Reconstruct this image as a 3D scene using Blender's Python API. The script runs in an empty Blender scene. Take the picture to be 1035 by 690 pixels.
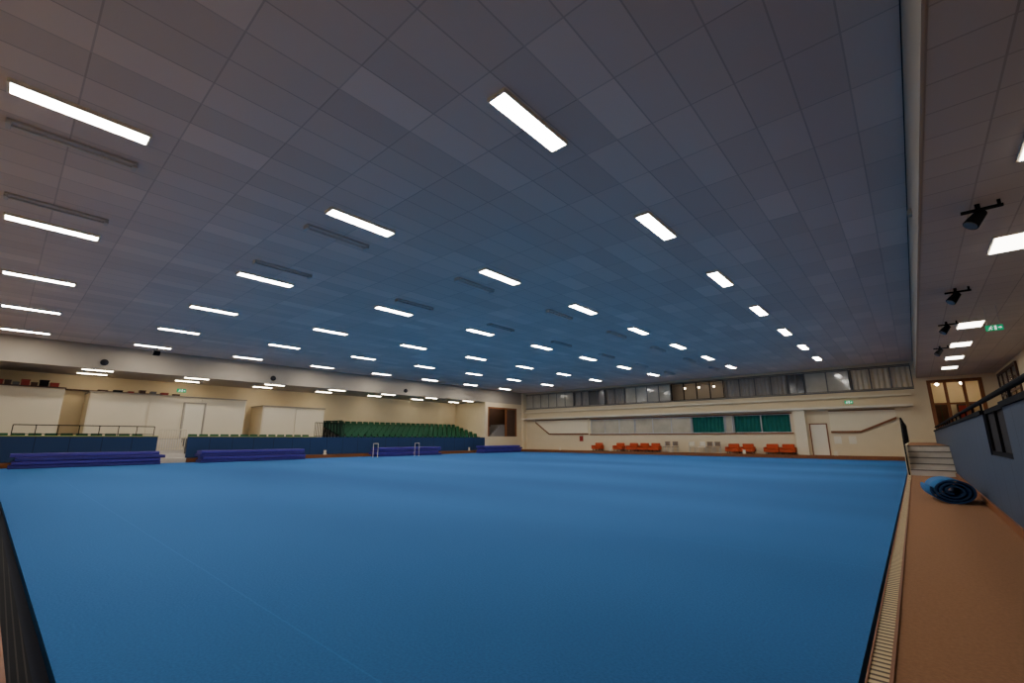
import bpy, bmesh, math, random
from mathutils import Vector, Matrix
random.seed(7)
scene = bpy.context.scene
COL = scene.collection

# ------------------------------------------------------------------ helpers
def link(o):
    COL.objects.link(o); return o

def new_mat(name, color, rough=0.8, noise=0.0, nscale=5.0, bump=0.0, bscale=60.0, metal=0.0, emit=None, estr=0.0, spec=0.3):
    m = bpy.data.materials.new(name); m.use_nodes = True
    nt = m.node_tree; N = nt.nodes; L = nt.links
    b = N['Principled BSDF']
    b.inputs['Base Color'].default_value = (*color, 1)
    b.inputs['Roughness'].default_value = rough
    b.inputs['Metallic'].default_value = metal
    b.inputs['Specular IOR Level'].default_value = spec
    geo = N.new('ShaderNodeNewGeometry')
    nz = N.new('ShaderNodeTexNoise'); nz.inputs['Scale'].default_value = nscale
    nz.inputs['Detail'].default_value = 4
    L.new(geo.outputs['Position'], nz.inputs['Vector'])
    mr = N.new('ShaderNodeMapRange')
    mr.inputs['To Min'].default_value = 1 - max(noise, 0.02); mr.inputs['To Max'].default_value = 1 + max(noise, 0.02)
    L.new(nz.outputs['Fac'], mr.inputs['Value'])
    vm = N.new('ShaderNodeVectorMath'); vm.operation = 'SCALE'
    vm.inputs[0].default_value = color
    L.new(mr.outputs['Result'], vm.inputs['Scale'])
    L.new(vm.outputs['Vector'], b.inputs['Base Color'])
    if bump > 0:
        n2 = N.new('ShaderNodeTexNoise'); n2.inputs['Scale'].default_value = bscale
        L.new(geo.outputs['Position'], n2.inputs['Vector'])
        bp = N.new('ShaderNodeBump'); bp.inputs['Strength'].default_value = bump; bp.inputs['Distance'].default_value = 0.01
        L.new(n2.outputs['Fac'], bp.inputs['Height']); L.new(bp.outputs['Normal'], b.inputs['Normal'])
    if emit:
        b.inputs['Emission Color'].default_value = (*emit, 1)
        b.inputs['Emission Strength'].default_value = estr
    return m

def mesh_from_bm(bm, name, mats):
    me = bpy.data.meshes.new(name)
    bm.normal_update(); bm.to_mesh(me); bm.free()
    if not isinstance(mats, (list, tuple)): mats = [mats]
    for m in mats: me.materials.append(m)
    return me

def bm_box(bm, x0, x1, y0, y1, z0, z1, mi=0):
    vs = [bm.verts.new(p) for p in [(x0,y0,z0),(x1,y0,z0),(x1,y1,z0),(x0,y1,z0),(x0,y0,z1),(x1,y0,z1),(x1,y1,z1),(x0,y1,z1)]]
    fs = []
    for idx in [(3,2,1,0),(4,5,6,7),(0,1,5,4),(1,2,6,5),(2,3,7,6),(3,0,4,7)]:
        f = bm.faces.new([vs[i] for i in idx]); f.material_index = mi; fs.append(f)
    return vs

def bm_cyl(bm, p0, p1, r, seg=12, r2=None, mi=0):
    p0 = Vector(p0); p1 = Vector(p1); d = p1 - p0
    if r2 is None: r2 = r
    q = d.to_track_quat('Z', 'Y')
    rings = []
    for p, rr in ((p0, r), (p1, r2)):
        rings.append([bm.verts.new(p + q @ Vector((rr*math.cos(2*math.pi*i/seg), rr*math.sin(2*math.pi*i/seg), 0))) for i in range(seg)])
    for i in range(seg):
        j = (i+1) % seg
        f = bm.faces.new([rings[0][i], rings[0][j], rings[1][j], rings[1][i]]); f.material_index = mi
    f = bm.faces.new(rings[0][::-1]); f.material_index = mi
    f = bm.faces.new(rings[1]); f.material_index = mi

def boxes_mesh(name, lst, mats, bevel=0.0):
    bm = bmesh.new()
    for b in lst:
        bm_box(bm, *b)
    if bevel > 0:
        bmesh.ops.bevel(bm, geom=bm.edges[:], offset=bevel, segments=2, affect='EDGES', profile=0.5)
    return mesh_from_bm(bm, name, mats)

def struct(name, lst, mat, cat='room'):
    o = link(bpy.data.objects.new(name, boxes_mesh(name, lst, mat)))
    o['kind'] = 'structure'
    return o

def tag(o, label, cat, group=None):
    o['label'] = label; o['category'] = cat
    if group: o['group'] = group
    return o

def thing(name, loc, label, cat, group=None, rotz=0):
    e = link(bpy.data.objects.new(name, None)); e.empty_display_size = 0.1
    e.location = loc; e.rotation_euler = (0, 0, rotz)
    return tag(e, label, cat, group)

def part(name, me, parent, loc=(0,0,0), rot=(0,0,0), label=None):
    o = link(bpy.data.objects.new(name, me)); o.parent = parent; o.location = loc; o.rotation_euler = rot
    if label: o['label'] = label
    return o

def solid(name, me, loc, label, cat, group=None, rotz=0):
    o = link(bpy.data.objects.new(name, me)); o.location = loc; o.rotation_euler = (0, 0, rotz)
    return tag(o, label, cat, group)

def copy_thing(src, loc, rotz=None):
    n = src.copy(); n.location = loc
    if rotz is not None: n.rotation_euler = (0, 0, rotz)
    COL.objects.link(n)
    for c in src.children:
        k = c.copy(); k.parent = n; COL.objects.link(k)
        for g in c.children:
            h = g.copy(); h.parent = k; COL.objects.link(h)
    return n

# ------------------------------------------------------------------ materials
GREEN_C = (0.042, 0.150, 0.375)
def mat_green():
    m = new_mat('blue_carpet', GREEN_C, 0.95, spec=0.05)
    nt = m.node_tree; N = nt.nodes; L = nt.links; b = N['Principled BSDF']
    geo = N.new('ShaderNodeNewGeometry')
    mp = N.new('ShaderNodeVectorMath'); mp.operation = 'MULTIPLY'; mp.inputs[1].default_value = (0.06, 0.20, 1)
    L.new(geo.outputs['Position'], mp.inputs[0])
    n1 = N.new('ShaderNodeTexNoise'); n1.inputs['Scale'].default_value = 1.0; n1.inputs['Detail'].default_value = 1
    L.new(mp.outputs[0], n1.inputs['Vector'])
    n2 = N.new('ShaderNodeTexNoise'); n2.inputs['Scale'].default_value = 55; n2.inputs['Detail'].default_value = 3
    L.new(geo.outputs['Position'], n2.inputs['Vector'])
    a = N.new('ShaderNodeMapRange'); a.inputs['From Min'].default_value = .3; a.inputs['From Max'].default_value = .7
    a.inputs['To Min'].default_value = .84; a.inputs['To Max'].default_value = 1.24; L.new(n1.outputs['Fac'], a.inputs['Value'])
    c = N.new('ShaderNodeMapRange'); c.inputs['From Min'].default_value = .3; c.inputs['From Max'].default_value = .7
    c.inputs['To Min'].default_value = .88; c.inputs['To Max'].default_value = 1.12; L.new(n2.outputs['Fac'], c.inputs['Value'])
    mu = N.new('ShaderNodeMath'); mu.operation = 'MULTIPLY'; L.new(a.outputs[0], mu.inputs[0]); L.new(c.outputs[0], mu.inputs[1])
    sp = N.new('ShaderNodeSeparateXYZ'); L.new(geo.outputs['Position'], sp.inputs[0])
    s = N.new('ShaderNodeMath'); s.operation = 'SUBTRACT'; s.inputs[1].default_value = 1.6; L.new(sp.outputs['Y'], s.inputs[0])
    pp = N.new('ShaderNodeMath'); pp.operation = 'PINGPONG'; pp.inputs[1].default_value = 2.3; L.new(s.outputs[0], pp.inputs[0])
    lt = N.new('ShaderNodeMath'); lt.operation = 'LESS_THAN'; lt.inputs[1].default_value = 0.006; L.new(pp.outputs[0], lt.inputs[0])
    l2 = N.new('ShaderNodeMath'); l2.operation = 'MULTIPLY_ADD'; l2.inputs[1].default_value = 0.16; l2.inputs[2].default_value = 1.0; L.new(lt.outputs[0], l2.inputs[0])
    m2 = N.new('ShaderNodeMath'); m2.operation = 'MULTIPLY'; L.new(mu.outputs[0], m2.inputs[0]); L.new(l2.outputs[0], m2.inputs[1])
    vm = N.new('ShaderNodeVectorMath'); vm.operation = 'SCALE'; vm.inputs[0].default_value = GREEN_C
    L.new(m2.outputs[0], vm.inputs['Scale']); L.new(vm.outputs[0], b.inputs['Base Color'])
    bp = N.new('ShaderNodeBump'); bp.inputs['Strength'].default_value = .2; bp.inputs['Distance'].default_value = .01
    L.new(n2.outputs['Fac'], bp.inputs['Height']); L.new(bp.outputs[0], b.inputs['Normal'])
    return m

def mat_tiles(name, base, tx, ty, var=0.12, ox=0.0, oy=0.0, line=.26):
    m = new_mat(name, base, 0.9, spec=0.1)
    nt = m.node_tree; N = nt.nodes; L = nt.links; b = N['Principled BSDF']
    geo = N.new('ShaderNodeNewGeometry')
    off = N.new('ShaderNodeVectorMath'); off.operation = 'ADD'; off.inputs[1].default_value = (ox + 600*tx, oy + 600*ty, 0.5)
    L.new(geo.outputs['Position'], off.inputs[0])
    dv = N.new('ShaderNodeVectorMath'); dv.operation = 'DIVIDE'; dv.inputs[1].default_value = (tx, ty, 1000)
    L.new(off.outputs[0], dv.inputs[0])
    fl = N.new('ShaderNodeVectorMath'); fl.operation = 'FLOOR'; L.new(dv.outputs[0], fl.inputs[0])
    fr = N.new('ShaderNodeVectorMath'); fr.operation = 'FRACTION'; L.new(dv.outputs[0], fr.inputs[0])
    wn = N.new('ShaderNodeTexWhiteNoise'); L.new(fl.outputs[0], wn.inputs['Vector'])
    # runs of paler tiles along the long direction
    st = N.new('ShaderNodeVectorMath'); st.operation = 'MULTIPLY'; st.inputs[1].default_value = (1.0, 0.30, 1)
    L.new(fl.outputs[0], st.inputs[0])
    ns = N.new('ShaderNodeTexNoise'); ns.inputs['Scale'].default_value = 0.73; L.new(st.outputs[0], ns.inputs['Vector'])
    sm = N.new('ShaderNodeMath'); sm.operation = 'POWER'; sm.inputs[1].default_value = 3.0; L.new(wn.outputs['Value'], sm.inputs[0])
    mr = N.new('ShaderNodeMapRange'); mr.inputs['To Min'].default_value = 1 - var*.4; mr.inputs['To Max'].default_value = 1 + var; L.new(sm.outputs[0], mr.inputs['Value'])
    mr2 = N.new('ShaderNodeMapRange'); mr2.inputs['From Min'].default_value = .35; mr2.inputs['From Max'].default_value = .68
    mr2.inputs['To Min'].default_value = 1-var*.7; mr2.inputs['To Max'].default_value = 1+var*.8; L.new(ns.outputs['Fac'], mr2.inputs['Value'])
    mm = N.new('ShaderNodeMath'); mm.operation = 'MULTIPLY'; L.new(mr.outputs[0], mm.inputs[0]); L.new(mr2.outputs[0], mm.inputs[1])
    sp = N.new('ShaderNodeSeparateXYZ'); L.new(fr.outputs[0], sp.inputs[0])
    lx = N.new('ShaderNodeMath'); lx.operation = 'LESS_THAN'; lx.inputs[1].default_value = 0.022/tx; L.new(sp.outputs['X'], lx.inputs[0])
    ly = N.new('ShaderNodeMath'); ly.operation = 'LESS_THAN'; ly.inputs[1].default_value = 0.022/ty; L.new(sp.outputs['Y'], ly.inputs[0])
    mx = N.new('ShaderNodeMath'); mx.operation = 'MAXIMUM'; L.new(lx.outputs[0], mx.inputs[0]); L.new(ly.outputs[0], mx.inputs[1])
    ln = N.new('ShaderNodeMath'); ln.operation = 'MULTIPLY_ADD'; ln.inputs[1].default_value = -line; ln.inputs[2].default_value = 1.0; L.new(mx.outputs[0], ln.inputs[0])
    m3 = N.new('ShaderNodeMath'); m3.operation = 'MULTIPLY'; L.new(mm.outputs[0], m3.inputs[0]); L.new(ln.outputs[0], m3.inputs[1])
    vm = N.new('ShaderNodeVectorMath'); vm.operation = 'SCALE'; vm.inputs[0].default_value = base
    L.new(m3.outputs[0], vm.inputs['Scale']); L.new(vm.outputs[0], b.inputs['Base Color'])
    return m

def mat_stripes(name, c1, c2, axis, period, duty=0.5, rough=.6):
    m = new_mat(name, c1, rough)
    nt = m.node_tree; N = nt.nodes; L = nt.links; b = N['Principled BSDF']
    geo = N.new('ShaderNodeNewGeometry'); sp = N.new('ShaderNodeSeparateXYZ'); L.new(geo.outputs['Position'], sp.inputs[0])
    d = N.new('ShaderNodeMath'); d.operation = 'DIVIDE'; d.inputs[1].default_value = period; L.new(sp.outputs[axis], d.inputs[0])
    f = N.new('ShaderNodeMath'); f.operation = 'FRACT'; L.new(d.outputs[0], f.inputs[0])
    l = N.new('ShaderNodeMath'); l.operation = 'LESS_THAN'; l.inputs[1].default_value = duty; L.new(f.outputs[0], l.inputs[0])
    mx = N.new('ShaderNodeMix'); mx.data_type = 'RGBA'
    mx.inputs[6].default_value = (*c1, 1); mx.inputs[7].default_value = (*c2, 1)
    L.new(l.outputs[0], mx.inputs[0]); L.new(mx.outputs[2], b.inputs['Base Color'])
    return m

M = {}
M['green'] = mat_green()
M['ceil'] = mat_tiles('ceiling_tile', (0.67, 0.565, 0.485), 0.6, 1.2, 0.10)
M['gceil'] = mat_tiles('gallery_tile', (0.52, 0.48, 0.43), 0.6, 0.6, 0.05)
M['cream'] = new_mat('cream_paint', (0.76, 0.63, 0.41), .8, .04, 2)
M['cream2'] = new_mat('cream_panel', (0.82, 0.71, 0.50), .8, .04, 2)
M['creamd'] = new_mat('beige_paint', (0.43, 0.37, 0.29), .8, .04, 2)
M['white'] = new_mat('white_paint', (0.80, 0.72, 0.56), .7, .03, 1.5)
M['panelw'] = new_mat('pale_panel', (0.78, 0.68, 0.50), .7, .03, 1.5)
M['bluewall'] = mat_stripes('blue_panel', (0.014, 0.042, 0.12), (0.006, 0.014, 0.04), 'Y', 1.2, 0.02, .6)
M['bluewall2'] = mat_stripes('blue_padding', (0.045, 0.065, 0.105), (0.012, 0.016, 0.03), 'Y', 0.9, 0.02, .6)
M['wood'] = new_mat('brown_wood', (0.24, 0.085, 0.03), .5, .25, 8, .1, 40)
M['darkwood'] = new_mat('dark_wood', (0.08, 0.04, 0.025), .6, .25, 6)
M['walk'] = new_mat('tan_brown_carpet', (0.32, 0.165, 0.088), .95, .22, 45, .3, 120, spec=.05)
M['ditch'] = new_mat('ditch_rubber', (0.004, 0.006, 0.016), .9, .3, 20)
M['black'] = new_mat('black_metal', (0.008, 0.008, 0.010), .85, .1, 10, spec=.1)
M['dark'] = new_mat('dark_interior', (0.02, 0.018, 0.02), .9)
M['grey'] = new_mat('tan_plastic', (0.22, 0.15, 0.10), .6)
M['ugrey'] = new_mat('dull_fitting', (0.50, 0.46, 0.42), .6)
M['lgrey'] = new_mat('light_grey_metal', (0.50, 0.50, 0.49), .5)
M['alu'] = new_mat('dull_aluminium', (0.15, 0.14, 0.13), .5)
M['concrete'] = new_mat('concrete', (0.20, 0.18, 0.16), .9, .1, 4)
M['step'] = new_mat('pale_step', (0.66, 0.60, 0.52), .8, .1, 6)
M['rib'] = mat_stripes('ribbed_edge', (0.66, 0.50, 0.26), (0.10, 0.06, 0.03), 'Y', 0.06, .4)
M['brush'] = mat_stripes('ribbed_rubber', (0.003, 0.003, 0.005), (0.035, 0.03, 0.026), 'Y', 0.032, .22, .95)
M['mat'] = new_mat('purple_vinyl', (0.065, 0.045, 0.30), .5, .12, 3)
M['matd'] = new_mat('violet_vinyl', (0.040, 0.030, 0.20), .5, .12, 3)
M['seat'] = new_mat('green_plastic', (0.004, 0.075, 0.028), .5)
M['orange'] = new_mat('orange_fabric', (0.52, 0.075, 0.02), .8, .1, 30)
M['curtg'] = new_mat('green_curtain', (0.01, 0.14, 0.11), .85, .15, 6)
M['curt'] = new_mat('grey_curtain', (0.36, 0.32, 0.27), .85, .12, 4)
M['curtl'] = new_mat('pale_curtain', (0.72, 0.62, 0.45), .85, .12, 4)
M['glass'] = new_mat('window_glass', (0.10, 0.095, 0.085), .12, .1, 1, spec=.8)
M['frost'] = new_mat('pale_glass', (0.50, 0.45, 0.34), .10, .40, .9, spec=.7)
M['rollb'] = new_mat('roll_blue', (0.035, 0.15, 0.36), .9, .1, 40)
M['rolld'] = new_mat('roll_backing', (0.006, 0.014, 0.05), .9, .1, 40)
M['lamp'] = new_mat('lamp_diffuser', (0.9, 0.9, 0.9), .5, emit=(1.0, 0.94, 0.85), estr=55)
M['lamp2'] = new_mat('panel_diffuser', (0.9, 0.9, 0.9), .5, emit=(1.0, 0.92, 0.80), estr=13)
M['lamp3'] = new_mat('soffit_diffuser', (0.9, 0.9, 0.9), .5, emit=(1.0, 0.88, 0.68), estr=34)
M['warm'] = new_mat('warm_bulb', (0.9, 0.8, 0.6), .5, emit=(1.0, 0.80, 0.55), estr=40)
M['warm2'] = new_mat('dim_bulb', (0.9, 0.8, 0.6), .5, emit=(1.0, 0.78, 0.5), estr=12)
M['signg'] = new_mat('sign_green', (0.0, 0.30, 0.14), .5, emit=(0.0, 0.5, 0.2), estr=.5)
M['signw'] = new_mat('sign_white', (0.9, 0.9, 0.9), .5, emit=(1, 1, 1), estr=1.0)
M['red'] = new_mat('red_paint', (0.30, 0.03, 0.02), .5)
M['cap'] = new_mat('yellow_green_cap', (0.36, 0.38, 0.10), .6)

# ------------------------------------------------------------------ constants (metres; green surface at z=0)
CAM = 1.30
ZC = CAM + 4.82
XL = -31.4
YF = 37.5
XR = 0.57
XP = 0.82
GX0, GX1, GY0, GY1 = -30.6, -0.42, 0.425, 36.0
ZW = 0.13
ZG = 1.06
ZGC = CAM + 3.7
ZB = 4.85

def splay(o):
    # the near edge of the green is not perfectly square to the hall
    for v in o.data.vertices:
        if .10 < v.co.y < .5: v.co.y += (v.co.x + 3.7)*.0147
    return o

# ------------------------------------------------------------------ structure
struct('floor', [(-37, 5, -4, 39, -0.5, -0.3)], M['concrete'])
g = struct('bowling_green', [(GX0, GX1, GY0, GY1, -0.29, 0)], M['green']); splay(g)
del g['kind']
tag(g, 'large flat blue carpet bowling green', 'bowling green')
splay(struct('trim_1', [(GX0-.4, GX0, -0.5, GY1+.25, -0.3, -0.12), (GX0, GX1, GY1, GY1+.25, -0.3, -0.12),
                  (GX1, -0.345, -0.02, GY1+.25, -0.3, -0.10), (GX0, GX1, 0.18, GY0, -0.295, -0.06)], M['ditch']))
struct('ceiling', [(XL, XR, -3, YF, ZC, ZC+.2)], M['ceil'])
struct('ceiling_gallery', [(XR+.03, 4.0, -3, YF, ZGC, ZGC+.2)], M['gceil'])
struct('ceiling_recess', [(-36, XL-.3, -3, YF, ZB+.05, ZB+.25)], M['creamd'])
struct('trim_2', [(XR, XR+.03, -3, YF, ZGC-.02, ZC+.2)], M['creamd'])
struct('shadow_gap_strip', [(XR-.012, XR-.001, -3, YF, ZC-.03, ZC-.002)], M['dark'])  # dark colour stands in for the shadow gap where ceiling meets beam
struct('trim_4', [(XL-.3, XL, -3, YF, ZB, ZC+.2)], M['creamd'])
struct('wall_right', [(4.0, 4.2, -3, YF, 0, ZGC+.2)], M['cream'])
struct('wall_near', [(-36, 4.2, -3.2, -3, -0.5, ZC+.2)], M['cream'])
struct('wall_left', [(-36.2, -36, -3, YF+.2, -.5, ZC)], M['cream'])
splay(struct('floor_near', [(GX0-.4, -0.25, -3, 0.15, -0.3, ZW)], M['walk']))
splay(struct('trim_5', [(GX0, -0.35, 0.215, 0.345, -0.3, -0.01)], M['brush']))
splay(struct('trim_6', [(GX0, -0.35, 0.15, 0.215, -0.3, ZW+.01)], M['wood']))
struct('floor_walkway', [(-0.25, XP, -3, 20.0, -0.3, ZW)], M['walk'])
struct('trim_7', [(-0.345, -0.25, -3, GY1+.2, -0.3, ZW+.004)], M['rib'])
struct('trim_8', [(-0.262, -0.246, -3, 20, ZW, ZW+.012), (-0.352, -0.343, -3, GY1, -.3, ZW+.012)], M['wood'])
struct('baseboard_right', [(XP-.03, XP, -3, 20.0, ZW, ZW+.12)], M['wood'])
struct('floor_gallery', [(XP+.12, 4.0, -3, 21.7, 0.8, ZG), (-.25, 4.0, 21.7, YF, -.3, ZG)], M['walk'])
struct('wall_parapet', [(XP, XP+.12, -3, 7.8, ZW-.2, CAM+.36), (XP, XP+.12, 7.8, 9.9, ZW-.2, ZG), (XP, XP+.12, 9.9, 33, ZW-.2, CAM+.36)], M['bluewall2'])
struct('trim_9', [(XP-.03, XP+.15, -3, 7.8, CAM+.36, CAM+.42), (XP-.03, XP+.15, 9.9, 33, CAM+.36, CAM+.42)], M['black'])

# far wall -----------------------------------------------------------
UW0, UW1 = 4.43, 5.85
LW0, LW1 = 1.72, 3.05
struct('wall_far', [
    (-31.4, 0.62, YF, YF+.2, -.3, LW0),
    (-31.4, -23.1, YF, YF+.2, LW0, LW1), (-6.5, 0.62, YF, YF+.2, LW0, LW1),
    (-31.4, 0.62, YF, YF+.2, LW1, UW0),
    (-31.4, -31.2, YF, YF+.2, UW0, UW1), (0.4, 0.62, YF, YF+.2, UW0, UW1),
    (-31.4, 0.62, YF, YF+.2, UW1, ZC)], M['cream'])
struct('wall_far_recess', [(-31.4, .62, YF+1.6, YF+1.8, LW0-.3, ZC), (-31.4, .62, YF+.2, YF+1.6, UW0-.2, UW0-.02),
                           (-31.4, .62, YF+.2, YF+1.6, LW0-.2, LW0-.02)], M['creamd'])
struct('trim_10', [(-31.4, 0.2, YF-.6, YF, 3.26, 3.40)], M['white'])
struct('trim_28', [(-31.4, 0.2, YF-.25, YF, 3.95, 4.08)], M['cream2'])
struct('trim_11', [(-31.4, 0.4, YF-.06, YF, UW0-.10, UW0-.02), (-31.4, 0.4, YF-.05, YF, UW1+.02, UW1+.08)], M['alu'])
struct('floor_far', [(-31.0, -.25, GY1+.27, YF, -.3, .20)], M['walk'])
struct('trim_12', [(-31.0, -.25, GY1+.2, GY1+.27, -.3, .22)], M['wood'])
struct('trim_13', [(-23.2, -6.4, YF-.07, YF, LW0-.09, LW0), (-23.2, -6.4, YF-.07, YF, LW1, LW1+.08)], M['wood'])
struct('wall_pillar', [(-6.25, -5.55, YF-.45, YF, .2, 3.26)], M['cream2'])
struct('door_4', [(-5.35, -4.45, YF-.05, YF, .2, 2.25)], M['white'])
struct('trim_27', [(-5.42, -5.35, YF-.07, YF, .2, 2.32), (-4.45, -4.38, YF-.07, YF, .2, 2.32), (-5.35, -4.45, YF-.07, YF, 2.25, 2.32)], M['wood'])
def board(name, pts, w, y0, y1, mat):
    bm = bmesh.new()
    for (xa, za), (xb, zb) in zip(pts[:-1], pts[1:]):
        vs = [bm.verts.new(p) for p in [(xa,y0,za-w),(xb,y0,zb-w),(xb,y1,zb-w),(xa,y1,za-w),(xa,y0,za),(xb,y0,zb),(xb,y1,zb),(xa,y1,za)]]
        for idx in [(3,2,1,0),(4,5,6,7),(0,1,5,4),(1,2,6,5),(2,3,7,6),(3,0,4,7)]:
            bm.faces.new([vs[i] for i in idx])
    o = link(bpy.data.objects.new(name, mesh_from_bm(bm, name, mat))); o['kind'] = 'structure'
board('trim_14', [(-4.2, 1.80), (-2.6, 1.80), (-.7, 2.65)], .13, YF-.10, YF, M['wood'])
board('trim_15', [(-29.8, 3.02), (-28.0, 1.80), (-23.4, 1.80)], .13, YF-.10, YF, M['wood'])
board('trim_16', [(-4.2, 3.16), (-.7, 3.16)], .05, YF-.10, YF, M['wood'])
board('trim_22', [(-29.8, 3.16), (-23.4, 3.16)], .05, YF-.10, YF, M['wood'])
def panelpoly(name, pts, mat):
    bm = bmesh.new()
    a = [bm.verts.new((x, YF-.04, z)) for x, z in pts]; b = [bm.verts.new((x, YF, z)) for x, z in pts]; n = len(pts)
    bm.faces.new(a); bm.faces.new(b[::-1])
    for i in range(n): bm.faces.new([a[i], b[i], b[(i+1) % n], a[(i+1) % n]])
    bmesh.ops.recalc_face_normals(bm, faces=bm.faces)
    o = link(bpy.data.objects.new(name, mesh_from_bm(bm, name, mat))); o['kind'] = 'structure'
panelpoly('trim_23', [(-4.2, 1.78), (-2.6, 1.78), (-.7, 2.6), (-.7, 3.1), (-4.2, 3.1)], M['cream2'])
panelpoly('trim_24', [(-29.8, 3.0), (-28.0, 1.78), (-23.4, 1.78), (-23.4, 3.1), (-29.8, 3.1)], M['cream2'])

def curtain_mesh(name, w, h, mat, wl=.28, amp=.05):
    bm = bmesh.new(); n = max(8, int(w/wl*8)); rows = []
    for k, z in enumerate((0, h*.5, h)):
        rows.append([bm.verts.new((w*i/n, amp*math.sin(2*math.pi*(w*i/n)/wl)*(1.1-.2*k) + .02*math.sin(w*i/n*3.1), z)) for i in range(n+1)])
    for a, b in zip(rows[:-1], rows[1:]):
        for i in range(n):
            f = bm.faces.new([a[i], a[i+1], b[i+1], b[i]]); f.smooth = True
    return mesh_from_bm(bm, name, mat)

def window(n, x0, x1, z0, z1, fill, panes, fmat, y=YF):
    w = x1-x0; h = z1-z0; t = .05
    fr = [(0, w, 0, .08, 0, t), (0, w, 0, .08, h-t, h), (0, t, 0, .08, t, h-t), (w-t, w, 0, .08, t, h-t)]
    for i in range(1, panes):
        xx = w*i/panes; fr.append((xx-.035, xx+.035, .005, .075, t, h-t))
    f = link(bpy.data.objects.new('window_%d' % n, boxes_mesh('window_frame', fr, fmat))); f.location = (x0, y+.02, z0); f['kind'] = 'structure'
    if fill in ('glass', 'frost', 'dark'):
        p = part('pane', boxes_mesh('pane', [(t, w-t, .03, .045, t, h-t)], M[fill]), f)
    elif fill in ('curt', 'curtl', 'curtg'):
        c = solid('curtain', curtain_mesh('curtain', w-.1, h-.05, M[fill]), (x0+.05, y+.19, z0+.01),
                  {'curt': 'grey pleated curtain hanging behind the high windows', 'curtl': 'pale pleated curtain hanging behind the high windows',
                   'curtg': 'teal green pleated curtain hanging in the serving window'}[fill], 'curtain', 'window curtains')
wins = [(-31.2, -25.0, 'frost'), (-24.95, -23.2, 'curt'), (-23.15, -21.5, 'glass'), (-21.45, -19.4, 'curt'), (-19.35, -15.1, 'frost'), (-15.05, -10.8, 'open'),
        (-10.75, -6.4, 'curt'), (-6.35, -5.4, 'glass'), (-5.35, -2.75, 'frost'), (-2.7, 0.4, 'curtl')]
k = 1
for x0, x1, f in wins:
    window(k, x0, x1, UW0, UW1, f, max(2, int((x1-x0)/1.0)), M['black'] if f in ('open', 'dark') else M['alu']); k += 1
for x0, x1, f in [(-23.1, -18.6, 'frost'), (-18.55, -13.6, 'frost'), (-13.55, -11.0, 'curtg'), (-10.95, -10.4, 'frost'), (-10.35, -6.5, 'curtg')]:
    window(k, x0, x1, LW0, LW1, f, max(1, int((x1-x0)/1.5)), M['lgrey']); k += 1
bm = bmesh.new(); bm_cyl(bm, (0,0,.06), (0,0,.36), .012, 8); bm_cyl(bm, (0,0,.05), (0,0,.10), .09, 12, .04); me_cord = mesh_from_bm(bm, 'cord', M['black'])
for mk, locs in (('warm2', ((-14.2, YF+.9, 5.5), (-13.0, YF+.9, 5.5), (-11.8, YF+.9, 5.5))), ('warm', ((1.5, YF+1.2, ZGC-.36), (2.6, YF+1.2, ZGC-.36)))):
    bm = bmesh.new(); bmesh.ops.create_uvsphere(bm, u_segments=12, v_segments=8, radius=.09); me_bulb = mesh_from_bm(bm, 'bulb', M[mk])
    src = None
    for loc in locs:
        if src is None:
            src = thing('pendant_lamp', loc, 'small warm glowing pendant lamp in a lit room', 'lamp', 'warm pendant lamps')
            part('bulb', me_bulb, src); part('cord', me_cord, src)
        else: copy_thing(src, loc)
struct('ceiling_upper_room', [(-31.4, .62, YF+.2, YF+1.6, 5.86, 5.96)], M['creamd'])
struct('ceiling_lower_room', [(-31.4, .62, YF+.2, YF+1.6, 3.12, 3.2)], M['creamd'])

# gallery end: timber glazed screen with a lit room behind
struct('wall_gallery_end', [(.62, 4.0, YF, YF+.2, ZG, 1.9), (.62, 1.0, YF, YF+.2, 1.9, ZGC), (3.4, 4.0, YF, YF+.2, 1.9, ZGC), (1.0, 3.4, YF, YF+.2, 4.8, ZGC)], M['cream'])
struct('wall_room_back', [(.5, 3.7, YF+2.6, YF+2.8, 1.5, ZGC+.2)], M['cream2'])
struct('wall_room_side', [(.5, .6, YF+.2, YF+2.8, 1.5, ZGC+.2)], M['cream'])
struct('wall_room_end', [(3.6, 3.7, YF+.2, YF+2.8, 1.5, ZGC+.2)], M['cream'])
struct('ceiling_room', [(.5, 3.7, YF+.2, YF+2.8, ZGC, ZGC+.1)], M['cream2'])
struct('floor_room', [(.5, 3.7, YF+.2, YF+2.8, 1.3, 1.5)], M['walk'])
def frame_mesh(name, w, h, t, d, nx, nz, mat):
    l = [(0, w, 0, d, 0, t), (0, w, 0, d, h-t, h), (0, t, 0, d, t, h-t), (w-t, w, 0, d, t, h-t)]
    for i in range(1, nx): l.append((w*i/nx-t*.4, w*i/nx+t*.4, .005, d-.005, t, h-t))
    for i in range(1, nz): l.append((t, w-t, .01, d-.01, h*i/nz-t*.3, h*i/nz+t*.3))
    return boxes_mesh(name, l, mat)
o = link(bpy.data.objects.new('window_30', frame_mesh('frame', 2.4, 2.9, .18, .12, 3, 2, M['wood']))); o.location = (1.0, YF-.02, 1.9); o['kind'] = 'structure'
e = thing('vending_cabinet', (2.6, YF+2.1, 1.5), 'red and dark cabinet in the warm lit room', 'cabinet')
part('body', boxes_mesh('body', [(-.35, .35, -.3, .3, 0, 1.9)], M['darkwood'], .02), e)
part('door', boxes_mesh('door', [(-.3, .3, -.34, -.3, .1, 1.8)], M['red'], .01), e)
e = thing('cupboard', (1.5, YF+2.2, 1.5), 'dark green cupboard in the warm lit room', 'cabinet')
part('body', boxes_mesh('body', [(-.4, .4, -.25, .25, 0, 2.0)], M['seat'], .02), e)
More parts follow.
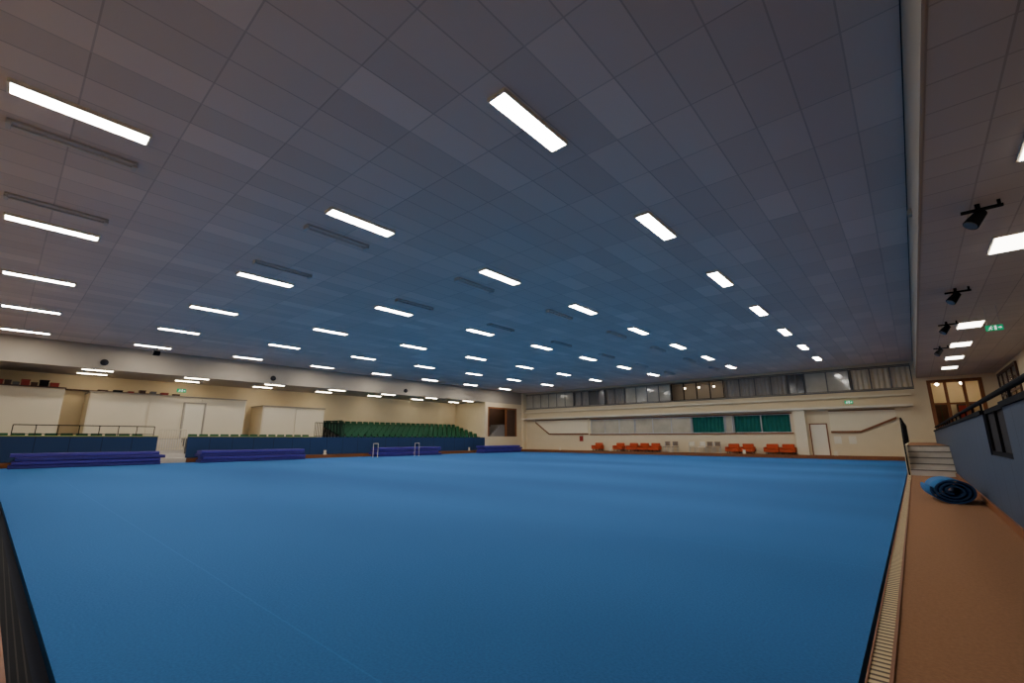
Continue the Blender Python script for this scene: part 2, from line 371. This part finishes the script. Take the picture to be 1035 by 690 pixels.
part('door', boxes_mesh('door', [(-.36, -.01, -.28, -.25, .1, 1.9)], M['darkwood'], .01), e)
part('door', boxes_mesh('door', [(.01, .36, -.28, -.25, .1, 1.9)], M['darkwood'], .01), e)
o = link(bpy.data.objects.new('window_31', frame_mesh('frame', 6.0, 2.4, .14, .08, 4, 2, M['darkwood']))); o.location = (3.99, 30.5, 2.4); o.rotation_euler = (0, 0, math.pi/2); o['kind'] = 'structure'
part('pane', boxes_mesh('pane', [(.1, 5.9, .03, .045, .1, 2.3)], M['glass']), o)

# ------------------------------------------------------------------ spectator side
ZP = 1.30
ZL = 0.98
struct('floor_platform', [(-36, XL-1.5, -3, YF, -.3, ZP), (XL-1.5, XL-.15, -3, 5.9, -.3, ZL-.18), (XL-1.5, XL-.15, 7.3, YF, -.3, ZL-.18)], M['concrete'])
struct('wall_bank', [(XL-.15, XL, -3, 5.9, .22, 1.40), (XL-.15, XL, 7.3, 31.5, .22, 1.40)], M['bluewall'])
struct('trim_18', [(-31.4, -31.0, -3, 5.9, -.3, .20), (-31.4, -31.0, 7.3, YF, -.3, .20)], M['wood'])
struct('trim_21', [(XL-.18, XL+.03, -3, 5.9, 1.40, 1.44), (XL-.18, XL+.03, 7.3, 14.8, 1.40, 1.44)], M['cap'])
bl = []
for i in range(6):
    bl.append((XL-1.5, XL+.3-.3*i, 5.92, 7.28, -.29+0.0, .02+.21*(i+1)-.0) if i == 0 else (XL-1.5, XL+.3-.3*i, 5.92, 7.28, .02+.21*i, .02+.21*(i+1)))
s = link(bpy.data.objects.new('stairs', boxes_mesh('stairs', bl, M['step']))); s['kind'] = 'structure'
struct('wall_corner', [(XL-.2, XL, 31.5, 31.9, .2, ZB), (XL-.2, XL, 36.2, YF, .2, ZB), (XL-.2, XL, 31.9, 36.2, 4.4, ZB), (XL-.2, XL, 31.9, 36.2, .2, 1.5),
                       (-36, XL-.2, 31.7, 31.8, ZP, ZB)], M['cream'])
struct('door_1', [(XL-.1, XL+.03, 31.9, 32.05, 1.5, 4.4), (XL-.1, XL+.03, 36.05, 36.2, 1.5, 4.4), (XL-.1, XL+.03, 32.05, 36.05, 4.25, 4.4), (XL-.1, XL+.03, 34.5, 34.65, 1.5, 4.25)], M['wood'])
struct('door_2', [(XL-.12, XL-.05, 34.65, 36.05, 1.5, 4.25)], M['darkwood'])
struct('wall_stair_opening', [(XL-1.8, XL-1.7, 31.8, 36.9, 1.0, ZB)], M['darkwood'])
bl = [(XL-1.6, XL-.2, 32.1+.3*i, 36.2, 1.3+.2*i, 1.5+.2*i) for i in range(7)]
s = link(bpy.data.objects.new('stairs_corner', boxes_mesh('stairs', bl, M['concrete']))); s['kind'] = 'structure'
struct('trim_19', [(XL, XL+.3, 37.0, YF, .2, ZC)], M['cream'])

def partition(y0, y1, x=-33.6, h=2.5):
    e = thing('storage_partition', (x, y0, ZP), 'large cream panelled storage partition behind the spectator rail', 'partition', 'cream partitions')
    w = y1-y0
    part('body', boxes_mesh('body', [(-2.2, 0, 0, w, 0, h)], M['panelw'], .02), e)
    n = max(1, round(w/2.6))
    for i in range(n):
        part('panel', boxes_mesh('panel', [(0, .05, w*i/n+.05, w*(i+1)/n-.05, .1, h-.06)], M['panelw'], .012), e)
    part('cap', boxes_mesh('cap', [(-2.25, .08, -.04, w+.04, h, h+.06)], M['darkwood'] if y0 < 0 else M['creamd'], .01), e)
    return e
partition(-2.9, 2.0, h=2.6); partition(3.0, 10.8); partition(11.9, 16.3, h=2.2)
cols = [M['red'], M['darkwood'], M['black'], M['red'], M['darkwood'], M['alu'], M['red'], M['darkwood'], M['black']]
i = 0
for yy, yend, zt in ((-1.6, 1.7, ZP+2.66), (3.3, 7.2, ZP+2.56)):
    while yy < yend:
        w = .22+.2*random.random(); h = .14+.2*random.random()
        if zt < ZP+2.6: h *= .7
        bm = bmesh.new(); bm_box(bm, -.2, .2, 0, w, 0, h*.8); bm_box(bm, -.215, .215, -.012, w+.012, h*.8+.001, h)
        bmesh.ops.bevel(bm, geom=bm.edges[:], offset=.01, segments=1, affect='EDGES')
        solid('storage_box', mesh_from_bm(bm, 'storage_box', cols[i % 9]), (-33.85, yy, zt), 'small lidded storage box stacked on top of the cream partition', 'box', 'boxes on the partition')
        yy += w+(.05 if zt > ZP+2.6 else .25); i += 1
struct('trim_25', [(-36, -35.6, -3, 6.5, 4.0, 4.06)], M['darkwood'])
e = link(bpy.data.objects.new('door_3', boxes_mesh('door', [(0, .05, 0, 1.0, 0, 2.1)], M['white'], .01))); e.location = (-33.53, 7.4, ZP+.02); e['kind'] = 'structure'
struct('trim_26', [(-33.55, -33.47, 7.3, 7.38, ZP, ZP+2.2), (-33.55, -33.47, 8.42, 8.5, ZP, ZP+2.2), (-33.55, -33.47, 7.38, 8.42, ZP+2.13, ZP+2.2)], M['creamd'])
bm = bmesh.new(); bm_box(bm, -.02, .42, -.23, .23, .38, .43); bmesh.ops.bevel(bm, geom=bm.edges[:], offset=.02, segments=2, affect='EDGES'); me_sb = mesh_from_bm(bm, 'seat', M['seat'])
bm = bmesh.new()
vs = bm_box(bm, -.06, -.02, -.23, .23, .42, .76)
for v in vs:
    if v.co.z > .7: v.co.x -= .08
bmesh.ops.bevel(bm, geom=bm.edges[:], offset=.015, segments=2, affect='EDGES'); me_bk = mesh_from_bm(bm, 'backrest', M['seat'])
me_lg = boxes_mesh('bracket', [(-.03, .0, -.03, .03, 0, .38), (-.02, .3, -.02, .02, .33, .38)], M['black'])
seat0 = None
def seat_at(loc):
    global seat0
    if seat0 is None:
        seat0 = thing('stadium_seat', loc, 'green plastic spectator seat in a stepped row', 'seat', 'green spectator seats')
        part('seat', me_sb, seat0); part('backrest', me_bk, seat0); part('bracket', me_lg, seat0)
    else: copy_thing(seat0, loc)
tiers = []
TR = .19
T0 = 1.02
M['tier'] = new_mat('pale_concrete_tier', (0.42, 0.38, 0.30), .9, .1, 4)
for r in range(6):
    tiers.append((-36, XL-.4-.66*r, 16.9, 31.65, ZP-.35 if r == 0 else T0+TR*(r-1), T0+TR*r))
struct('floor_terrace', tiers, M['tier'])
for r in range(6):
    for i in range(26):
        seat_at((XL-.4-.66*r-.56, 17.2+.56*i, T0+TR*r))
for i in range(13): seat_at((XL-.75, -1.6+.56*i, ZL-.18))
for i in range(13): seat_at((XL-.75, 7.7+.56*i, ZL-.18))
def railing(name, L, h, label, n, mat, rotz, loc, group=None):
    e = thing(name, loc, label, 'railing', group, rotz)
    bm = bmesh.new(); bm_cyl(bm, (0, 0, h), (L, 0, h), .022, 8)
    part('handrail', mesh_from_bm(bm, 'handrail', mat), e)
    bm = bmesh.new(); bm_cyl(bm, (0, 0, .08), (L, 0, .08), .014, 8)
    part('bottom_rail', mesh_from_bm(bm, 'bottom_rail', mat), e)
    bm = bmesh.new(); bm_cyl(bm, (0, 0, 0), (0, 0, h), .018, 8); me = mesh_from_bm(bm, 'post', mat)
    for i in range(n): part('post', me, e, (L*i/(n-1), 0, 0))
    return e
railing('guard_rail', 5.3, .5, 'thin black guard rail on top of the blue bank', 8, M['black'], math.pi/2, (XL-.08, .4, 1.44))
railing('guard_rail', 2.2, 1.0, 'black steel guard rail at the side of the seating terrace', 20, M['black'], math.pi/2, (XL-.1, 14.7, 1.40))
railing('guard_rail', 4.0, 1.3, 'black steel guard rail beside the stepped green seats', 26, M['black'], math.pi, (XL-.3, 16.8, ZP+.01))
railing('gate', 1.24, 1.15, 'pale barred gate at the bank steps', 12, M['panelw'], math.pi/2, (XL-.2, 5.98, .65))
def mat_mesh(L, w, h, seed):
    bm = bmesh.new(); rnd = random.Random(seed); n = 14
    rings = []
    for i in range(n+1):
        y = L*i/n; dx = .02*rnd.uniform(-1, 1); hh = h*(1+.06*rnd.uniform(-1, 0))
        prof = [(-w/2+dx, .15*h), (-w/2+.04+dx, 0), (w/2-.04+dx, 0), (w/2+dx, .15*h), (w/2+dx, hh*.85), (w/2-.04+dx, hh), (-w/2+.04+dx, hh), (-w/2+dx, hh*.85)]
        rings.append([bm.verts.new((px, y, pz)) for px, pz in prof])
    for a, b in zip(rings[:-1], rings[1:]):
        for i in range(8):
            bm.faces.new([a[i], b[i], b[(i+1) % 8], a[(i+1) % 8]])
    bm.faces.new(rings[0]); bm.faces.new(rings[-1][::-1])
    bmesh.ops.recalc_face_normals(bm, faces=bm.faces)
    return bm
for si, (y0, y1) in enumerate([(.5, 5.8), (7.5, 13.2), (18.4, 24.3), (29.4, 34.6)]):
    for kx in range(4):
        me = mesh_from_bm(mat_mesh(y1-y0-.1*(kx % 2), 1.0, .16, si*10+kx), 'foam_mat', M['mat'] if kx % 2 else M['matd'])
        solid('foam_mat', me, (-29.9+.03*((kx*7+si) % 3-1), y0+.08*((kx+si) % 3), .001+.163*kx), 'long purple vinyl mat stacked beside the green', 'mat', 'stacked purple mats')

# ------------------------------------------------------------------ chairs on the far bank
def armchair(loc):
    e = thing('armchair', loc, 'low orange upholstered armchair against the cream wall', 'armchair', 'orange armchairs')
    part('seat', boxes_mesh('seat', [(-.38, .38, -.38, .3, .14, .36)], M['orange'], .04), e)
    part('backrest', boxes_mesh('backrest', [(-.38, .38, .18, .36, .36, .72)], M['orange'], .05), e)
    m = boxes_mesh('armrest', [(-.06, .06, -.36, .3, .16, .5)], M['orange'], .03)
    part('armrest', m, e, (-.42, 0, 0)); part('armrest', m, e, (.42, 0, 0))
    l = boxes_mesh('leg', [(-.03, .03, -.03, .03, 0, .15)], M['darkwood'])
    for a in (-.34, .34):
        for b in (-.3, .25): part('leg', l, e, (a, b, 0))
    return e
a0 = None
for x in (-22.1, -19.9, -18.6, -17.6, -16.6, -10.4, -9.4, -7.8, -6.8):
    if a0 is None: a0 = armchair((x, 36.95, .2))
    else: copy_thing(a0, (x, 36.95, .2))
def stackchair(loc, mat, label, rz=0):
    e = thing('plastic_chair', loc, label, 'chair', 'plastic chairs', rz)
    part('seat', boxes_mesh('seat', [(-.23, .23, -.23, .22, .42, .46)], mat, .015), e)
    part('backrest', boxes_mesh('backrest', [(-.22, .22, .2, .24, .52, .86)], mat, .015), e)
    bm = bmesh.new(); bm_cyl(bm, (0, 0, 0), (0, 0, .43), .014, 8); l = mesh_from_bm(bm, 'leg', M['lgrey'])
    bm = bmesh.new(); bm_cyl(bm, (0, 0, 0), (0, 0, .8), .014, 8); l2 = mesh_from_bm(bm, 'leg', M['lgrey'])
    for a in (-.2, .2):
        part('leg', l, e, (a, -.2, 0)); part('leg', l2, e, (a, .2, 0))
    return e
for x, m, rz in [(-15.5, 'grey', 0), (-14.8, 'grey', .2), (-13.4, 'white', .5), (-12.7, 'white', -.2), (-12.1, 'grey', 0), (-11.5, 'grey', .1)]:
    stackchair((x, 36.85, .2), M[m], 'pale plastic chair with metal legs on the far bank' if m == 'white' else 'tan brown plastic chair with metal legs on the far bank', rz)
for x, z, c in [(-3.9, 1.2, 'white'), (-3.1, 1.2, 'white'), (-24.2, 1.3, 'red')]:
    bm = bmesh.new(); bm_box(bm, -.2, .2, -.03, .01, -.25, .25); bm_box(bm, -.16, .16, -.035, -.03, -.2, .2)
    solid('notice_board', mesh_from_bm(bm, 'notice', M[c]), (x, YF, z), 'small framed notice fixed to the cream wall', 'notice')

def stand(loc, rz=0):
    e = thing('scoreboard_stand', loc, 'small white tubular scoreboard stand on the blue green', 'scoreboard stand', 'scoreboard stands', rz)
    bm = bmesh.new(); bm_cyl(bm, (0,0,0), (0,0,.95), .018, 8); l = mesh_from_bm(bm, 'leg', M['panelw'])
    f = boxes_mesh('foot', [(-.03, .03, -.18, .18, 0, .03)], M['panelw'])
    for a in (-.16, .16):
        part('leg', l, e, (a, 0, 0)); part('foot', f, e, (a, 0, 0))
    bm = bmesh.new(); bm_cyl(bm, (-.16, 0, .95), (.16, 0, .95), .018, 8); part('top_rail', mesh_from_bm(bm, 'top_rail', M['panelw']), e)
    return e
st = stand((-28.9, 18.0, 0), .9); copy_thing(st, (-28.9, 21.6, 0), .9)
bm = bmesh.new(); bm_box(bm, -.09, .09, -.012, .012, .05, .30); bm_box(bm, -.11, .11, -.05, .05, 0, .05)
me_mk = mesh_from_bm(bm, 'rink_marker', M['panelw'])
for i in range(8):
    solid('rink_marker', me_mk, (-31.15, 1.6+4.6*i-.0, .20), 'small white rink marker plate standing on the wooden bank', 'marker', 'rink markers', math.pi/2)
for x in (-26, -20.5, -15, -9.5, -4):
    solid('rink_marker', me_mk, (x, GY1+.4, .20), 'small white rink marker plate standing on the far bank', 'marker', 'far rink markers')

# ------------------------------------------------------------------ ceiling lights
colX = [c*4.8 for c in (-.79, -1.82, -2.98, -4.03, -5.08, -6.18)]
rowY = [.1+4.62*i for i in range(8)]
def fixture(loc):
    e = thing('ceiling_light', loc, 'lit rectangular fluorescent fitting on the tiled ceiling', 'ceiling light', 'lit ceiling fittings')
    part('housing', boxes_mesh('housing', [(-.165, -.142, -.79, .79, -.06, 0), (.142, .165, -.79, .79, -.06, 0), (-.142, .142, -.79, -.757, -.06, 0), (-.142, .142, .757, .79, -.06, 0), (-.142, .142, -.757, .757, -.02, 0)], M['white']), e)
    part('diffuser', boxes_mesh('diffuser', [(-.141, .141, -.756, .756, -.058, -.021)], M['lamp']), e)
    return e
f0 = None
for x in colX:
    for y in rowY:
        if f0 is None: f0 = fixture((x, y, ZC))
        else: copy_thing(f0, (x, y, ZC))
u0 = None
for x in (-2.05*4.8, -2.71*4.8):
    for y in rowY:
        if u0 is None:
            u0 = thing('unlit_ceiling_light', (x, y, ZC), 'switched-off slim grey fitting on the tiled ceiling', 'ceiling light', 'unlit ceiling fittings')
            part('housing', boxes_mesh('housing', [(-.11, .11, -.79, .79, -.05, 0)], M['ugrey'], .01), u0)
            bm = bmesh.new(); bm_cyl(bm, (0, -.74, -.075), (0, .74, -.075), .02, 10); part('tube', mesh_from_bm(bm, 'tube', M['ugrey']), u0)
            part('end_cap', boxes_mesh('end_cap', [(-.1, .1, -.03, .03, -.1, -.05)], M['ugrey'], .005), u0, (0, -.76, 0))
            part('end_cap', boxes_mesh('end_cap', [(-.1, .1, -.03, .03, -.1, -.05)], M['ugrey'], .005), u0, (0, .76, 0))
        else: copy_thing(u0, (x, y, ZC))
r0 = None
for x in (-32.3, -34.4):
    for i in range(8):
        y = 3.0+4.5*i
        if r0 is None:
            r0 = thing('ceiling_light', (x, y, ZB+.055), 'lit slim fluorescent fitting under the spectator soffit', 'ceiling light', 'soffit fittings')
            part('housing', boxes_mesh('housing', [(-.07, .07, -.65, .65, -.03, 0)], M['white'], .006), r0)
            part('diffuser', boxes_mesh('diffuser', [(-.055, .055, -.62, .62, -.055, -.031)], M['lamp3'], .008), r0)
        else: copy_thing(r0, (x, y, ZB+.055))
g0 = None
for x, y in ((1.88, 8.1), (1.95, 12.35), (1.9, 20.8), (1.9, 25.0), (1.9, 29.0), (1.9, 33.0)):
    if g0 is None:
        g0 = thing('panel_light', (x, y, ZGC), 'rectangular lit ceiling panel over the gallery', 'ceiling light', 'gallery panels')
        part('frame', boxes_mesh('frame', [(-.32, .32, -.52, .52, -.02, 0)], M['white']), g0)
        part('diffuser', boxes_mesh('diffuser', [(-.29, .29, -.49, .49, -.03, -.021)], M['lamp2']), g0)
    else: copy_thing(g0, (x, y, ZGC))

# spotlights on the gallery ceiling
s0 = None
for y in (9.9, 15.4, 19.8, 25.0):
    if s0 is None:
        s0 = thing('spotlight', (1.28, y, ZGC), 'black adjustable spotlight on a ceiling bracket', 'spotlight', 'black spotlights')
        part('arm', boxes_mesh('arm', [(-.20, .28, -.03, .03, -.12, -.08), (-.03, .03, -.02, .02, -.08, 0), (.22, .26, -.02, .02, -.08, 0)], M['black']), s0)
        bm = bmesh.new(); bm_cyl(bm, (.03, 0, -.15), (-.13, -.09, -.36), .075, 16, .105); bm_cyl(bm, (.02, 0, -.10), (.02, 0, -.18), .025, 8)
        sp = part('lamp_body', mesh_from_bm(bm, 'lamp_body', M['black']), s0)
        bm = bmesh.new(); bm_cyl(bm, (-.131, -.091, -.361), (-.137, -.094, -.37), .09, 16); part('lens', mesh_from_bm(bm, 'lens', M['glass']), s0)
    else: copy_thing(s0, (1.28, y, ZGC))

def poly(bm, pts, y, mi=0):
    f = bm.faces.new([bm.verts.new((x, y, z)) for x, z in pts]); f.material_index = mi
def exit_sign(loc, rz, w=.5, hang=True):
    e = thing('exit_sign', loc, 'green illuminated exit sign with running figure and arrow', 'sign', 'exit signs', rz)
    h = w*.45
    part('sign_body', boxes_mesh('sign_body', [(-w/2, w/2, -.02, .02, -h/2, h/2)], M['signg'], .004), e)
    bm = bmesh.new(); s = h
    y = -.0215
    poly(bm, [(.02*s, -.36*s), (.26*s, -.36*s), (.26*s, .36*s), (.02*s, .36*s)], y)
    poly(bm, [(.48*s, -.06*s), (.72*s, -.06*s), (.72*s, .06*s), (.48*s, .06*s)], y)
    poly(bm, [(.72*s, -.18*s), (.95*s, 0), (.72*s, .18*s)], y)
    for px, pz, r in [(-.38, .27, .075)]:
        poly(bm, [(px*s+r*s*math.cos(a*math.pi/5), pz*s+r*s*math.sin(a*math.pi/5)) for a in range(10)], y)
    for pts in ([(-.55,.0),(-.42,.17),(-.32,.15),(-.45,-.08)], [(-.52,-.02),(-.42,-.05),(-.25,-.2),(-.35,-.36),(-.42,-.33),(-.36,-.2),(-.52,-.1)],
                [(-.55,-.02),(-.48,-.06),(-.62,-.3),(-.82,-.3),(-.82,-.22),(-.66,-.22)], [(-.36,.14),(-.3,.1),(-.15,.02),(-.15,.08)], [(-.44,.17),(-.62,.12),(-.68,.0),(-.62,-.02),(-.56,.06)]):
        poly(bm, [(a*s, b*s) for a, b in pts], y)
    part('pictogram', mesh_from_bm(bm, 'pictogram', M['signw']), e, label='white running figure, doorway and arrow')
    if hang:
        bm = bmesh.new(); top = ZGC - loc[2]
        bm_cyl(bm, (-w*.35, 0, h/2), (-w*.35, 0, top), .006, 6); me_h = mesh_from_bm(bm, 'hanger', M['lgrey'])
        part('hanger', me_h, e); part('hanger', me_h, e, (w*.7, 0, 0))
    return e
exit_sign((2.12, 18.2, CAM+3.06), 0, .35)
exit_sign((-35.97, 7.6, 4.40), math.pi/2, .5, False)
exit_sign((-3.0, YF-.02, 3.68), 0, .45, False)

def speaker(loc, r=.17):
    e = thing('wall_speaker', loc, 'small black round loudspeaker on the pale bulkhead', 'speaker', 'bulkhead speakers')
    bm = bmesh.new(); bm_cyl(bm, (-.01, 0, 0), (.1, 0, 0), r*.8, 16, r); part('housing', mesh_from_bm(bm, 'housing', M['black']), e)
    bm = bmesh.new(); bm_cyl(bm, (.1, 0, 0), (.14, 0, -.0), r*.85, 16, r*.3); part('grille', mesh_from_bm(bm, 'grille', M['dark']), e)
    return e
for y, z in ((3.1, 5.2), (11.5, 5.2), (22.0, 5.2)): speaker((XL, y, z))
bm = bmesh.new(); bm_box(bm, -.05, 0.01, -.07, .07, -.06, .06); bm_box(bm, -.07, -.05, -.05, .05, -.04, .04)
solid('sensor_box', mesh_from_bm(bm, 'sensor', M['creamd']), (XR, 11.1, CAM+4.3), 'small pale sensor box on the side of the beam', 'sensor')
e = thing('ceiling_speaker', (-29.6, 4.9, ZC), 'small black loudspeaker hanging from the ceiling', 'speaker')
bm = bmesh.new(); bm_cyl(bm, (0,0,-.25), (0,0,0), .02, 8); part('bracket', mesh_from_bm(bm, 'bracket', M['black']), e)
part('housing', boxes_mesh('housing', [(-.13,.13,-.15,.15,-.5,-.25)], M['black'], .02), e)

# ------------------------------------------------------------------ walkway end: steps, handrail
bl = []
for i in range(5):
    bl.append((-.25, XP, 20.0+.3*i+.002, 21.7, ZW+.186*i + (.0 if i else -.05), ZW+.186*(i+1)))
s = link(bpy.data.objects.new('stairs_walkway', boxes_mesh('stairs', bl, M['step']))); s['kind'] = 'structure'
struct('trim_20', [(-.25, XP, 19.985+.3*i, 20.03+.3*i, ZW+.186*(i+1)-.03, ZW+.186*(i+1)+.006) for i in range(5)], M['concrete'])
struct('wall_platform_side', [(-.34, -.25, 20.0, YF, 0.14, 1.1)], M['cream'])
e = thing('stair_handrail', (-.30, 20.0, ZW), 'dark tubular handrail beside the pale steps', 'handrail')
bm = bmesh.new(); bm_cyl(bm, (0, 0, .95), (0, 1.7, 1.9), .022, 10); bm_cyl(bm, (0, 1.7, 1.9), (0, 16, 1.9), .022, 10); part('rail', mesh_from_bm(bm, 'rail', M['black']), e)
bm = bmesh.new(); bm_cyl(bm, (0, 0, 0), (0, 0, .95), .02, 8); part('post', mesh_from_bm(bm, 'post', M['black']), e, (0, 0, .0))
bm = bmesh.new(); bm_cyl(bm, (0, 0, .95), (0, 0, 1.9), .018, 8); mp = mesh_from_bm(bm, 'post', M['black'])
for i in range(6): part('post', mp, e, (0, 1.8+2.8*i, 0))

e = thing('gallery_handrail', (XP+.06, -2.9, CAM+.42), 'black steel handrail along the top of the blue parapet', 'handrail')
bm = bmesh.new(); bm_cyl(bm, (0, 0, .16), (0, 35.8, .16), .035, 10); part('rail', mesh_from_bm(bm, 'rail', M['black']), e)
bm = bmesh.new(); bm_cyl(bm, (0, 0, 0), (0, 0, .16), .015, 8); mp = mesh_from_bm(bm, 'post', M['black'])
for i in range(24):
    y = 1.5*i
    if 10.7 < y < 12.8: continue
    part('post', mp, e, (0, y, 0))
e = thing('hatch_gate', (XP+.02, 7.82, ZG), 'black framed dark hatch set in the blue parapet', 'gate')
part('frame', boxes_mesh('frame', [(0, .08, 0, 2.06, 0, .06), (0, .08, 0, 2.06, .6, .66), (0, .08, 0, .06, .06, .6), (0, .08, 2.0, 2.06, .06, .6), (0, .08, 1.0, 1.06, .06, .6)], M['black']), e)
part('panel', boxes_mesh('panel', [(.03, .05, .06, 2.0, .06, .6)], M['dark']), e)

# rolled carpet on the walkway (thick loose roll)
bm = bmesh.new(); turns = 3.3; n = 180; Lr = 1.05; T = .026
def spv(t, off):
    a = -math.pi/2 - t*2*math.pi*turns
    r = .05 + (.235-.05)*t**.85
    return Vector((1.35*(r+off)*math.cos(a), 0, (r+off)*.95*math.sin(a)))
pts_o = [spv(i/n, T/2) for i in range(n+1)]; pts_i = [spv(i/n, -T/2) for i in range(n+1)]
rows = []
for po, pi_ in zip(pts_o, pts_i):
    rows.append([bm.verts.new((po.x, 0, po.z)), bm.verts.new((po.x, Lr, po.z)), bm.verts.new((pi_.x, Lr, pi_.z)), bm.verts.new((pi_.x, 0, pi_.z))])
for a, b in zip(rows[:-1], rows[1:]):
    for i in range(4):
        f = bm.faces.new([a[i], a[(i+1) % 4], b[(i+1) % 4], b[i]]); f.material_index = 0 if i in (0,) else 1
        f.smooth = i in (0, 2)
bm.faces.new(rows[0]); bm.faces.new(rows[-1][::-1])
bmesh.ops.recalc_face_normals(bm, faces=bm.faces)
zmin = min(v.co.z for v in bm.verts)
for v in bm.verts: v.co.z -= zmin
M['rolld2'] = new_mat('roll_edge', (0.014, 0.045, 0.13), .9, .1, 40)
solid('rolled_carpet', mesh_from_bm(bm, 'rolled_carpet', [M['rollb'], M['rolld2']]), (.40, 11.8, ZW+.002), 'loosely rolled blue carpet strip lying by the wall', 'rolled carpet', rotz=.12)

# ------------------------------------------------------------------ camera, world
cam = bpy.data.cameras.new('camera'); co = link(bpy.data.objects.new('camera', cam))
cam.sensor_width = 36; cam.lens = 450/1035*36; cam.clip_start = .02; cam.clip_end = 200
co.location = (0, 0, CAM)
co.rotation_euler = (math.radians(90+12.29), 0, math.radians(41.5))
scene.camera = co
w = bpy.data.worlds.new('world'); scene.world = w; w.use_nodes = True
w.node_tree.nodes['Background'].inputs[0].default_value = (.05, .06, .08, 1)
w.node_tree.nodes['Background'].inputs[1].default_value = .3
